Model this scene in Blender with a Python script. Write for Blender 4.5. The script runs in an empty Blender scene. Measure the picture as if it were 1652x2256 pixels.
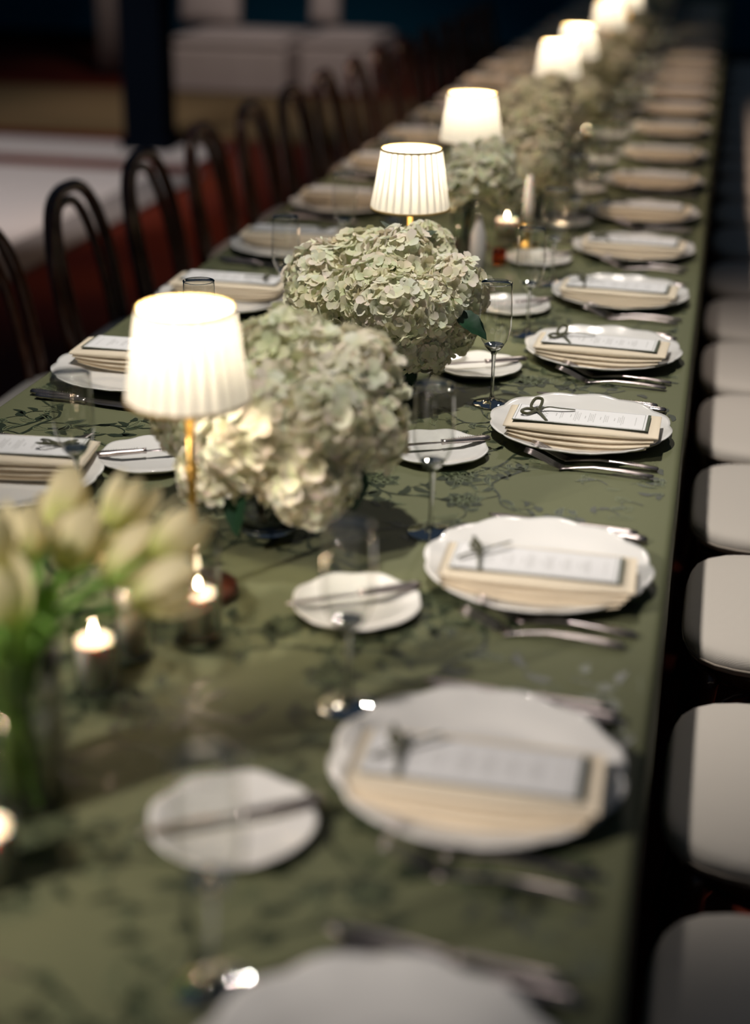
import bpy, math, random
from mathutils import Vector, Matrix, noise
R = math.radians; PI = math.pi
S = bpy.context.scene; C = S.collection
T = 0.75                                   # table top height

# ------------------------------------------------------------ camera
cam_d = bpy.data.cameras.new('camera'); cam = bpy.data.objects.new('camera', cam_d); C.objects.link(cam)
A = Matrix(((0.97521, 0.09732, -0.19873), (0.2209, -0.37581, 0.89998), (0.0129, -0.92157, -0.38799)))
rx, dn, fw = A.col[0], A.col[1], A.col[2]
cam.matrix_world = Matrix(((rx[0], -dn[0], -fw[0], 0), (rx[1], -dn[1], -fw[1], 0), (rx[2], -dn[2], -fw[2], T + .79), (0, 0, 0, 1)))
cam_d.sensor_fit = 'VERTICAL'; cam_d.sensor_height = 56; cam_d.lens = 3300 / 2256 * 56
cam_d.clip_start = .05; cam_d.clip_end = 60
cam_d.dof.use_dof = True; cam_d.dof.focus_distance = 2.35; cam_d.dof.aperture_fstop = 2.25
S.camera = cam
# ------------------------------------------------------------ world, big lights, exposure
w = bpy.data.worlds.new('night'); S.world = w; w.use_nodes = True
w.node_tree.nodes['Background'].inputs[0].default_value = (.46, .68, 1, 1)
w.node_tree.nodes['Background'].inputs[1].default_value = .04
S.view_settings.view_transform = 'Standard'; S.view_settings.look = 'None'
S.view_settings.exposure = 0; S.view_settings.gamma = 1; S.view_settings.use_curve_mapping = False
S.cycles.use_denoising = True; S.cycles.caustics_refractive = False; S.cycles.caustics_reflective = False
S.cycles.sample_clamp_indirect = 4; S.cycles.max_bounces = 10; S.cycles.transparent_max_bounces = 24
S.cycles.transmission_bounces = 10


def spot(name, loc, target, power, angle, blend, size, col):
    d = bpy.data.lights.new(name, 'SPOT'); o = bpy.data.objects.new(name, d); C.objects.link(o)
    d.energy = power; d.spot_size = R(angle); d.spot_blend = blend; d.shadow_soft_size = size; d.color = col
    o.location = loc; o.rotation_euler = (Vector(target) - Vector(loc)).to_track_quat('-Z', 'Y').to_euler()
    return o


spot('banquet_spot', (-.6, 1.85, T + 2.7), (-.34, 2.5, T), 270, 52, .85, .05, (1, .94, .87))
spot('banquet_spot', (-1.6, 3.5, T + 2.7), (-.4, 4.5, T), 230, 50, 1, .08, (1, .8, .64))
spot('banquet_spot', (-1.75, -.25, T + 1.6), (-.44, 1.22, T + .05), 255, 27, .85, .05, (1, .91, .84))  # added front light, set low to reach the tulip stems and near plates
spot('banquet_spot', (-1.6, 5.8, T + 3), (-.4, 6.5, T), 270, 54, 1, .1, (1, .76, .6))
spot('banquet_spot', (.62, 2.9, T + 2.6), (.4, 3.6, .48), 60, 36, 1, .06, (1, .84, .74))  # added warm light to brighten the padded seats
spot('banquet_spot', (-.25, 5.4, T + 2.3), (-.35, 2.2, T), 60, 34, 1, .04, (1, .9, .8))
spot('floor_spot', (-3.6, 4.6, 4.2), (-4.3, 7.6, 0), 640, 48, .5, .1, (1, .9, .86))
spot('floor_spot', (-2.0, 6.6, 4.2), (-2.0, 6.4, 0), 150, 44, 1, .2, (1, .6, .32))
spot('lounge_spot', (-2.6, 9.0, 4.2), (-3.4, 11.4, .3), 280, 60, 1, .2, (1, .85, .78))


# ------------------------------------------------------------ materials
def mat(name, col, rough=.5, metal=0, spec=.5, bump=None, var=None, **kw):
    m = bpy.data.materials.new(name); m.use_nodes = True; nt = m.node_tree
    b = nt.nodes['Principled BSDF']
    b.inputs['Base Color'].default_value = (*col, 1); b.inputs['Roughness'].default_value = rough
    b.inputs['Metallic'].default_value = metal; b.inputs['Specular IOR Level'].default_value = spec
    for k, v in kw.items(): b.inputs[k.replace('_', ' ')].default_value = v
    tc = nt.nodes.new('ShaderNodeTexCoord')
    if bump:
        n = nt.nodes.new('ShaderNodeTexNoise'); n.inputs['Scale'].default_value = bump[0]; n.inputs['Detail'].default_value = 4
        bp = nt.nodes.new('ShaderNodeBump'); bp.inputs['Strength'].default_value = bump[1]; bp.inputs['Distance'].default_value = bump[2]
        nt.links.new(tc.outputs['Object'], n.inputs['Vector']); nt.links.new(n.outputs['Fac'], bp.inputs['Height']); nt.links.new(bp.outputs['Normal'], b.inputs['Normal'])
    if var:      # (scale, other colour)
        n = nt.nodes.new('ShaderNodeTexNoise'); n.inputs['Scale'].default_value = var[0]; n.inputs['Detail'].default_value = 5
        r = nt.nodes.new('ShaderNodeValToRGB'); r.color_ramp.elements[0].position = .35; r.color_ramp.elements[1].position = .65
        r.color_ramp.elements[0].color = (*col, 1); r.color_ramp.elements[1].color = (*var[1], 1)
        nt.links.new(tc.outputs['Object'], n.inputs['Vector']); nt.links.new(n.outputs['Fac'], r.inputs['Fac']); nt.links.new(r.outputs['Color'], b.inputs['Base Color'])
    return m


def petal_mat(name, trans=.3, rough=.6):
    m = bpy.data.materials.new(name); m.use_nodes = True; nt = m.node_tree; b = nt.nodes['Principled BSDF']
    a = nt.nodes.new('ShaderNodeAttribute'); a.attribute_name = 'Col'
    b.inputs['Roughness'].default_value = rough; b.inputs['Specular IOR Level'].default_value = .25
    t = nt.nodes.new('ShaderNodeBsdfTranslucent'); mx = nt.nodes.new('ShaderNodeMixShader'); mx.inputs[0].default_value = trans
    nt.links.new(a.outputs['Color'], b.inputs['Base Color']); nt.links.new(a.outputs['Color'], t.inputs['Color'])
    nt.links.new(b.outputs[0], mx.inputs[1]); nt.links.new(t.outputs[0], mx.inputs[2])
    nt.links.new(mx.outputs[0], nt.nodes['Material Output'].inputs['Surface'])
    return m


def lit_leaf(m, f):
    nt = m.node_tree; b = nt.nodes['Principled BSDF']; t = nt.nodes.new('ShaderNodeBsdfTranslucent'); mx = nt.nodes.new('ShaderNodeMixShader'); mx.inputs[0].default_value = f
    nt.links.new(b.inputs['Base Color'].links[0].from_socket, t.inputs['Color'])
    nt.links.new(b.outputs[0], mx.inputs[1]); nt.links.new(t.outputs[0], mx.inputs[2]); nt.links.new(mx.outputs[0], nt.nodes['Material Output'].inputs['Surface'])
    return m


def emit_mat(name, col, st):
    m = bpy.data.materials.new(name); m.use_nodes = True; nt = m.node_tree
    e = nt.nodes.new('ShaderNodeEmission'); e.inputs[0].default_value = (*col, 1); e.inputs[1].default_value = st
    nt.links.new(e.outputs[0], nt.nodes['Material Output'].inputs['Surface']); return m


def thin_glass(name, tint, gain=1.0):
    m = bpy.data.materials.new(name); m.use_nodes = True; nt = m.node_tree
    t = nt.nodes.new('ShaderNodeBsdfTransparent'); t.inputs[0].default_value = (*tint, 1)
    g = nt.nodes.new('ShaderNodeBsdfGlossy'); g.inputs['Roughness'].default_value = .02
    f = nt.nodes.new('ShaderNodeLayerWeight'); f.inputs['Blend'].default_value = .5      # facing term, the same on both faces
    pw = nt.nodes.new('ShaderNodeMath'); pw.operation = 'POWER'; pw.inputs[1].default_value = 4.5
    k = nt.nodes.new('ShaderNodeMath'); k.operation = 'MULTIPLY_ADD'; k.inputs[1].default_value = .6 * gain; k.inputs[2].default_value = .03 * gain; k.use_clamp = True
    nt.links.new(f.outputs['Facing'], pw.inputs[0])
    mx = nt.nodes.new('ShaderNodeMixShader')
    nt.links.new(pw.outputs[0], k.inputs[0]); nt.links.new(k.outputs[0], mx.inputs[0])
    nt.links.new(t.outputs[0], mx.inputs[1]); nt.links.new(g.outputs[0], mx.inputs[2])
    nt.links.new(mx.outputs[0], nt.nodes['Material Output'].inputs['Surface']); return m


def shade_mat():
    m = bpy.data.materials.new('lit_pleated_fabric'); m.use_nodes = True; nt = m.node_tree
    d = nt.nodes.new('ShaderNodeBsdfDiffuse'); d.inputs[0].default_value = (.8, .74, .62, 1)
    t = nt.nodes.new('ShaderNodeBsdfTranslucent'); t.inputs[0].default_value = (1, .95, .84, 1)
    mx = nt.nodes.new('ShaderNodeMixShader'); mx.inputs[0].default_value = .068
    e = nt.nodes.new('ShaderNodeEmission'); e.inputs[0].default_value = (1, .93, .8, 1); e.inputs[1].default_value = .16
    ad = nt.nodes.new('ShaderNodeAddShader')
    nt.links.new(d.outputs[0], mx.inputs[1]); nt.links.new(t.outputs[0], mx.inputs[2])
    nt.links.new(mx.outputs[0], ad.inputs[0]); nt.links.new(e.outputs[0], ad.inputs[1])
    nt.links.new(ad.outputs[0], nt.nodes['Material Output'].inputs['Surface']); return m


def glass_mat():
    m = bpy.data.materials.new('solid_glass'); m.use_nodes = True; b = m.node_tree.nodes['Principled BSDF']
    b.inputs['Base Color'].default_value = (1, 1, 1, 1); b.inputs['Transmission Weight'].default_value = 1
    b.inputs['Roughness'].default_value = .01; b.inputs['IOR'].default_value = 1.48; return m


def cloth_mat(name, col, rough, s=900, sheen=0):
    m = mat(name, col, rough, spec=.22); nt = m.node_tree; b = nt.nodes['Principled BSDF']
    tc = nt.nodes['Texture Coordinate']; acc = None
    for ax in 'XY':
        wv = nt.nodes.new('ShaderNodeTexWave'); wv.bands_direction = ax; wv.inputs['Scale'].default_value = s / 6; wv.inputs['Distortion'].default_value = 1.5
        nt.links.new(tc.outputs['Object'], wv.inputs['Vector'])
        if acc is None: acc = wv
        else:
            ad = nt.nodes.new('ShaderNodeMath'); ad.operation = 'ADD'; nt.links.new(acc.outputs['Fac'], ad.inputs[0]); nt.links.new(wv.outputs['Fac'], ad.inputs[1])
    n = nt.nodes.new('ShaderNodeTexNoise'); n.inputs['Scale'].default_value = 9; n.inputs['Detail'].default_value = 3
    nt.links.new(tc.outputs['Object'], n.inputs['Vector'])
    b1 = nt.nodes.new('ShaderNodeBump'); b1.inputs['Strength'].default_value = .25; b1.inputs['Distance'].default_value = .0004
    b2 = nt.nodes.new('ShaderNodeBump'); b2.inputs['Strength'].default_value = .5; b2.inputs['Distance'].default_value = .006
    nt.links.new(ad.outputs[0], b1.inputs['Height']); nt.links.new(n.outputs['Fac'], b2.inputs['Height'])
    nt.links.new(b2.outputs['Normal'], b1.inputs['Normal']); nt.links.new(b1.outputs['Normal'], b.inputs['Normal'])
    b.inputs['Sheen Weight'].default_value = sheen
    return m


M = dict(
    cloth=cloth_mat('olive_damask', (.142, .150, .080), .6),
    pat_dark=mat('dark_satin_weave', (.026, .036, .02), .36, spec=.4),
    pat_light=mat('light_satin_thread', (.17, .2, .11), .42, spec=.4),
    china=mat('white_china', (.83, .81, .77), .16, spec=.6, Coat_Weight=.4),
    napkin=cloth_mat('ivory_linen', (.86, .74, .56), .85, 1800, .2),
    paper=mat('white_card', (.86, .85, .84), .6, spec=.2, bump=(400, .1, .0002)),
    green_card=mat('green_card', (.06, .075, .04), .6),
    ink=mat('grey_ink', (.42, .41, .39), .8),
    ribbon=mat('olive_velvet', (.05, .05, .014), .7, spec=.2, Sheen_Weight=.6, bump=(1500, .2, .0003)),
    silver=mat('silver_plate', (.5, .44, .43), .28, 1, bump=(300, .05, .0003)),
    brass=mat('brushed_brass', (.75, .46, .13), .3, 1, bump=(200, .08, .0003)),
    shade=shade_mat(),
    trim=mat('gold_trim', (.36, .25, .09), .7),
    bulb=emit_mat('lit_bulb', (1, .9, .72), 22),
    base=mat('mahogany_base', (.11, .025, .012), .3, Coat_Weight=.5, var=(30, (.06, .014, .008))),
    glass=glass_mat(), thin=thin_glass('clear_thin_glass', (.97, .98, .97), 2.6), flute=thin_glass('flute_glass', (.975, .98, .965), 3.2),
    amber=thin_glass('amber_glass', (.75, .32, .12), 2.0),
    wax=mat('ivory_wax', (.9, .84, .76), .5, Subsurface_Weight=.4, Subsurface_Scale=.01),
    flame=emit_mat('candle_flame', (1, .78, .5), 60), wick=mat('black_wick', (.01, .01, .01), .9),
    petal=petal_mat('hydrangea_petal', .3), tulip=petal_mat('tulip_petal', .45), leaf=mat('dark_leaf', (.006, .028, .012), .5, spec=.3, var=(40, (.01, .045, .018))),
    tleaf=lit_leaf(mat('fresh_green_stem', (.36, .6, .1), .4, var=(20, (.18, .42, .08))), .35),
    water=thin_glass('vase_water', (.93, .97, .92), 1),
    wood=mat('dark_bentwood', (.05, .014, .006), .22, Coat_Weight=.6, var=(14, (.09, .028, .012))),
    seat=cloth_mat('cream_upholstery', (.66, .6, .53), .9, 1400, .1), piping=mat('taupe_piping', (.4, .34, .28), .9),
    table=mat('plain_pine', (.3, .2, .1), .6, var=(6, (.24, .15, .08))),
    floor=mat('red_brown_floor', (.14, .024, .009), .6, spec=.12, var=(1.2, (.075, .012, .009))),
    rug=mat('pale_rug', (.56, .52, .5), .95, var=(3, (.56, .52, .5)), bump=(200, .3, .002)), rug2=mat('grey_rug_border', (.2, .185, .18), .95),
    olive=mat('olive_mat', (.17, .11, .045), .95, var=(1, (.13, .09, .035))),
    dark=mat('navy_black_paint', (.012, .12, .2), .95, spec=.1), post=mat('navy_post_paint', (.002, .004, .008), .9, spec=.03),
    linen=cloth_mat('pale_linen', (.5, .44, .41), .95, 500), vase=mat('pale_grey_ceramic', (.55, .52, .5), .35),
)


# ------------------------------------------------------------ mesh helpers
class MB:
    def __init__(s): s.v = []; s.f = []; s.m = []; s.c = []
    def add(s, vs, fs, mi=0, col=None):
        o = len(s.v); s.v += [tuple(p) for p in vs]; s.f += [tuple(i + o for i in f) for f in fs]; s.m += [mi] * len(fs)
        s.c += [col or (1, 1, 1)] * len(vs)
        return s
    def build(s, name, mats, smooth=True, cols=False):
        me = bpy.data.meshes.new(name); me.from_pydata(s.v, [], s.f)
        for m_ in (mats if isinstance(mats, (list, tuple)) else [mats]): me.materials.append(m_)
        me.polygons.foreach_set('material_index', s.m); me.polygons.foreach_set('use_smooth', [smooth] * len(s.f))
        if cols:
            a = me.color_attributes.new('Col', 'FLOAT_COLOR', 'POINT')
            a.data.foreach_set('color', [x for c in s.c for x in (*c, 1)])
        me.update(); return me


def obj(name, me, parent=None, loc=(0, 0, 0), rot=(0, 0, 0), label=None):
    o = bpy.data.objects.new(name, me); C.objects.link(o); o.location = loc; o.rotation_euler = rot
    if parent: o.parent = parent
    if label: o['label'] = label
    return o


def tag(o, label, cat, group=None, kind=None):
    o['label'] = label; o['category'] = cat
    if group: o['group'] = group
    if kind: o['kind'] = kind
    return o


def thing(name, label, cat, loc=(0, 0, 0), rz=0, group=None):
    return tag(obj(name, None, None, loc, (0, 0, rz)), label, cat, group)


def dup(root, loc, rot, label, group=None):
    r = root.copy(); C.objects.link(r); r.location = loc; r.rotation_euler = rot; r['label'] = label
    if group: r['group'] = group
    for ch in list(root.children):
        c = ch.copy(); C.objects.link(c); c.parent = r
        for g in ch.children:
            d = g.copy(); C.objects.link(d); d.parent = c
    return r


def struct(name, me, **k):
    o = obj(name, me, **k); o['kind'] = 'structure'; return o


def box(mb, a, b, mi=0, bev=0):
    x0, y0, z0 = a; x1, y1, z1 = b
    if bev:
        q = bev; vs = []
        for z, i in ((z0, q), (z0 + q, 0), (z1 - q, 0), (z1, q)):
            vs += [(x0 + q, y0 + i, z), (x1 - q, y0 + i, z), (x1 - i, y0 + q, z), (x1 - i, y1 - q, z), (x1 - q, y1 - i, z), (x0 + q, y1 - i, z), (x0 + i, y1 - q, z), (x0 + i, y0 + q, z)]
        fs = [tuple(reversed(range(8))), tuple(range(24, 32))]
        for k in range(3):
            for j in range(8): fs.append((k * 8 + j, k * 8 + (j + 1) % 8, k * 8 + 8 + (j + 1) % 8, k * 8 + 8 + j))
        return mb.add(vs, fs, mi)
    vs = [(x, y, z) for z in (z0, z1) for x, y in ((x0, y0), (x1, y0), (x1, y1), (x0, y1))]
    return mb.add(vs, [(3, 2, 1, 0), (4, 5, 6, 7), (0, 1, 5, 4), (1, 2, 6, 5), (2, 3, 7, 6), (3, 0, 4, 7)], mi)


def lathe(mb, prof, n=32, mi=0, rad=None, cx=0, cy=0, close=False):
    vs = []; fs = []
    for k, (r, z) in enumerate(prof):
        for j in range(n):
            a = 2 * PI * j / n; q = r * (rad(a, r) if rad else 1)
            vs.append((cx + q * math.cos(a), cy + q * math.sin(a), z))
    K = len(prof)
    for k in range(K - 1 + (1 if close else 0)):
        for j in range(n):
            k2 = (k + 1) % K
            fs.append((k * n + j, k * n + (j + 1) % n, k2 * n + (j + 1) % n, k2 * n + j))
    if not close:
        if prof[0][0] > 1e-5: fs.append(tuple(reversed(range(n))))
        if prof[-1][0] > 1e-5: fs.append(tuple(range((K - 1) * n, K * n)))
    return mb.add(vs, fs, mi)


def sweep(mb, pts, dims, n=8, mi=0, up=(0, 0, 1), square=False, cap=True, col=None):
    """tube of elliptic (or flat rectangular) section along pts; dims = (half width, half height) or radius per point"""
    P = [Vector(p) for p in pts]; L = len(P); up = Vector(up); vs = []
    for i in range(L):
        t = (P[min(i + 1, L - 1)] - P[max(i - 1, 0)]).normalized()
        s = t.cross(up)
        s = s.normalized() if s.length > 1e-4 else Vector((1, 0, 0))
        u = s.cross(t).normalized(); d = dims[i] if isinstance(dims, list) else dims
        a, b = d if isinstance(d, tuple) else (d, d)
        if square: ring = [(-1, -1), (1, -1), (1, 1), (-1, 1)]
        else: ring = [(math.cos(2 * PI * j / n), math.sin(2 * PI * j / n)) for j in range(n)]
        vs += [P[i] + s * (x * a) + u * (y * b) for x, y in ring]
    m = 4 if square else n; fs = []
    for i in range(L - 1):
        for j in range(m): fs.append((i * m + j, i * m + (j + 1) % m, (i + 1) * m + (j + 1) % m, (i + 1) * m + j))
    if cap: fs += [tuple(reversed(range(m))), tuple(range((L - 1) * m, L * m))]
    return mb.add(vs, fs, mi, col)


def smooth_path(pts, k=6):
    P = [Vector(p) for p in pts]; P = [2 * P[0] - P[1]] + P + [2 * P[-1] - P[-2]]; out = []
    for i in range(1, len(P) - 2):
        for j in range(k):
            t = j / k; a, b, c, d = P[i - 1:i + 3]
            out.append(.5 * ((2 * b) + (c - a) * t + (2 * a - 5 * b + 4 * c - d) * t * t + (3 * b - a - 3 * c + d) * t ** 3))
    out.append(P[-2]); return out


ORD = 'first second third fourth fifth sixth seventh eighth ninth tenth eleventh twelfth thirteenth fourteenth fifteenth sixteenth seventeenth eighteenth nineteenth twentieth twenty-first twenty-second twenty-third twenty-fourth'.split()

# ------------------------------------------------------------ room shell
struct('floor', box(MB(), (-9, -2.5, -.1), (5, 14.5, 0)).build('floor', M['floor'], False))
struct('wall_back', box(MB(), (-9, 14.5, -.1), (5, 14.7, 4.5)).build('wall_back', M['dark'], False))
struct('wall_left', box(MB(), (-9.2, -2.5, -.1), (-9, 14.7, 4.5)).build('wall_left', M['dark'], False))
struct('wall_right', box(MB(), (5, -2.5, -.1), (5.2, 14.7, 4.5)).build('wall_right', M['dark'], False))
for nm, a, b in (('baseboard_back', (-9, 14.47, 0), (5, 14.5, .14)), ('baseboard_left', (-9, -2.5, 0), (-8.97, 14.47, .14))):
    struct(nm, box(MB(), a, b).build(nm, M['post'], False))
post = tag(obj('pillar', box(MB(), (-.13, -.13, 0), (.13, .13, 4.4), bev=.012).build('pillar', M['post'], False), loc=(-3.38, 8.8, 0), rot=(0, 0, R(5))), 'square navy-black pillar standing beyond the bentwood chairs', 'pillar')
mb = MB(); box(mb, (-.15, -.15, 0), (.15, .15, .1), bev=.01)
obj('plinth', mb.build('plinth', M['post'], False), post)

# pale dance mat with a grey border, pale runner, olive mat
mt = tag(obj('dance_mat', box(MB(), (-6.9, 3.2, 0), (-3.05, 8.02, .02), bev=.004).build('dance_mat', M['rug'], False)), 'large pale grey floor mat behind the bentwood chairs', 'mat')
for a, b in (((-3.05, 3.0, 0), (-2.78, 8.02, .022)), ((-6.9, 3.0, 0), (-3.05, 3.2, .022))):
    obj('border', box(MB(), a, b, bev=.004).build('border', M['rug2'], False), mt, label='darker grey border strip')
tag(obj('runner', box(MB(), (-7.5, 8.4, 0), (-2.95, 8.95, .02), bev=.004).build('runner', M['rug'], False)), 'narrow pale runner strip crossing behind the navy pillar', 'mat')
tag(obj('floor_mat', box(MB(), (-6.6, 9.35, 0), (-2.0, 11.35, .02), bev=.004).build('floor_mat', M['olive'], False)), 'olive brown floor mat in front of the linen sofa', 'mat')


def cushion_mesh(w, d, h, name, m_, puff=.02, n=10, seed=0):
    mb = MB(); vs = []; fs = []
    for side in (1, -1):
        for i in range(n + 1):
            for j in range(n + 1):
                u = i / n * 2 - 1; v = j / n * 2 - 1
                e = (1 - abs(u) ** 6) * (1 - abs(v) ** 6)
                vs.append((u * w / 2, v * d / 2, side * (h / 2 * (.55 + .45 * e ** .4 if e > 0 else .55) + puff * (1 - u * u) * (1 - v * v)) + .004 * noise.noise(Vector((u * 3, v * 3, seed + side)))))
    N = (n + 1) ** 2
    for s in (0, 1):
        for i in range(n):
            for j in range(n):
                q = [s * N + i * (n + 1) + j, s * N + (i + 1) * (n + 1) + j, s * N + (i + 1) * (n + 1) + j + 1, s * N + i * (n + 1) + j + 1]
                fs.append(tuple(q if s == 0 else reversed(q)))
    rim = [i * (n + 1) for i in range(n)] + [n * (n + 1) + j for j in range(n)] + [i * (n + 1) + n for i in range(n, 0, -1)] + [j for j in range(n, 0, -1)]
    for k in range(len(rim)):
        a, b = rim[k], rim[(k + 1) % len(rim)]; fs.append((b, a, a + N, b + N))
    mb.add(vs, fs); return mb.build(name, m_)


def lounge(x0, x1, y0, label, backs):
    t = thing('linen_sofa', label, 'sofa', ((x0 + x1) / 2, y0, 0)); W = (x1 - x0) / 2
    mb = MB(); n = 40; vs = []; fs = []       # loose skirt with folds
    loop = [(-W, 0), (W, 0), (W, .85), (-W, .85)]
    per = []
    for k in range(4):
        a = Vector(loop[k]); b = Vector(loop[(k + 1) % 4])
        for j in range(n): per.append(a.lerp(b, j / n))
    c0 = Vector((0, .42))
    for z, s in ((.36, 0), (.3, .3), (.15, .7), (.015, 1)):
        for k, p in enumerate(per):
            d = (p - c0).normalized() * (.018 * s * noise.noise(Vector((p.x * 5, p.y * 5, 3))) + .012 * s)
            vs.append((p.x + d.x, p.y + d.y, z))
    m = len(per)
    for i in range(3):
        for k in range(m): fs.append((i * m + k, (i + 1) * m + k, (i + 1) * m + (k + 1) % m, i * m + (k + 1) % m))
    fs.append(tuple(range(m))); mb.add(vs, fs)
    obj('skirt', mb.build('skirt', M['linen']), t)
    obj('seat_cushion', cushion_mesh(2 * W, .86, .1, 'seat_cushion', M['linen'], .005), t, (0, .42, .385))
    for bx, bw in backs:
        obj('back_cushion', cushion_mesh(bw, .42, .16, 'back_cushion', M['linen'], .03), t, (bx - (x0 + x1) / 2, .72, .66), (R(80), 0, 0))
    return t


lounge(-4.2, -3.3, 11.5, 'pale linen covered sofa with draped skirt beyond the navy pillar', [(-4.12, .5)])
lounge(-3.24, -2.66, 11.75, 'smaller pale linen armchair beside the draped sofa', [(-3.22, .24)])
cu = thing('curtain', 'narrow pale curtain hanging beside the navy pillar', 'curtain', (-4.95, 12.2, 0))
mb = MB(); vs = []; n = 30
for z in (0.05, 1, 2, 3, 4.3):
    for j in range(n + 1):
        vs.append((-.16 + .32 * j / n, .03 * math.sin(j * 1.3) * (1.1 - z * .08), z))
for j in range(n, -1, -1): pass
fs = [(i * (n + 1) + j, i * (n + 1) + j + 1, (i + 1) * (n + 1) + j + 1, (i + 1) * (n + 1) + j) for i in range(4) for j in range(n)]
mb.add(vs, fs); me = mb.build('panel', M['linen']); o = obj('fabric', me, cu); md = o.modifiers.new('thick', 'SOLIDIFY'); md.thickness = .006
mb = MB(); sweep(mb, [(-.3, 0, 4.33), (.3, 0, 4.33)], .014); obj('curtain_rod', mb.build('curtain_rod', M['post']), cu)

# ------------------------------------------------------------ table and cloth
X1, X0, Y0, Y1 = -.006, -1.096, .35, 12.6
tb = thing('banquet_table', 'long trestle table hidden under the olive damask cloth', 'table', (-.55, 6.4, 0))
obj('tabletop', box(MB(), (-.53, -6.0, T - .045), (.53, 6.15, T - .012), bev=.004).build('tabletop', M['table'], False), tb)
lg = box(MB(), (-.03, -.03, 0), (.03, .03, T - .045), bev=.004).build('leg', M['table'], False)
for y in (-5.7, -3, 0, 3, 5.9):
    for x in (-.42, .42): obj('leg', lg, tb, (x, y, 0))

mb = MB(); vs = []; fs = []
ny = 260
prof = []                                   # across: (x offset outward, z, wave)
for z, wv in ((.02, 1), (.2, .8), (.4, .5), (.55, .3), (.66, .15), (.72, .05)): prof.append(('L', 0, z, wv))
for a in (20, 45, 70): prof.append(('L', 1 - math.cos(R(a)), T - .012 + .012 * math.sin(R(a)), 0))
NX = 12
for i in range(ny + 1):
    y = Y0 + (Y1 - Y0) * i / ny
    row = []
    def side(s):
        r = []
        for _, inn, z, wv in prof:
            e = wv * (.012 * math.sin(y * 13 + 1.5 * math.sin(y * 3)) + .01 * noise.noise(Vector((y * 4, z * 2, s)))) - wv * .004
            r.append(((X1 + min(e, .004) if s > 0 else X0 - min(e, .004)) - s * .012 * inn, y, z))
        return r
    row = side(-1) + [(X0 + .012 + (X1 - X0 - .024) * k / NX, y, T) for k in range(NX + 1)] + side(1)[::-1]
    vs += row
m = len(row)
for i in range(ny):
    for k in range(m - 1): fs.append((i * m + k, i * m + k + 1, (i + 1) * m + k + 1, (i + 1) * m + k))
mb.add(vs, fs)
for y, d in ((Y0, 1), (Y1, -1)):             # hanging ends
    vs = []; n = 44
    for z in (T, .6, .35, .02):
        for j in range(n + 1):
            x = X0 + (X1 - X0) * j / n; vs.append((x, y - d * (T - z) * .02 * (1 + math.sin(j * 1.1)), z if z < T else T - .001))
    fs = [(i * (n + 1) + j, i * (n + 1) + j + 1, (i + 1) * (n + 1) + j + 1, (i + 1) * (n + 1) + j) for i in range(3) for j in range(n)]
    if d < 0: fs = [tuple(reversed(f)) for f in fs]
    mb.add(vs, fs)
cl = tag(obj('tablecloth', mb.build('tablecloth', M['cloth'])), 'olive green damask tablecloth woven with dark vines and flowers', 'tablecloth')


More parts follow.
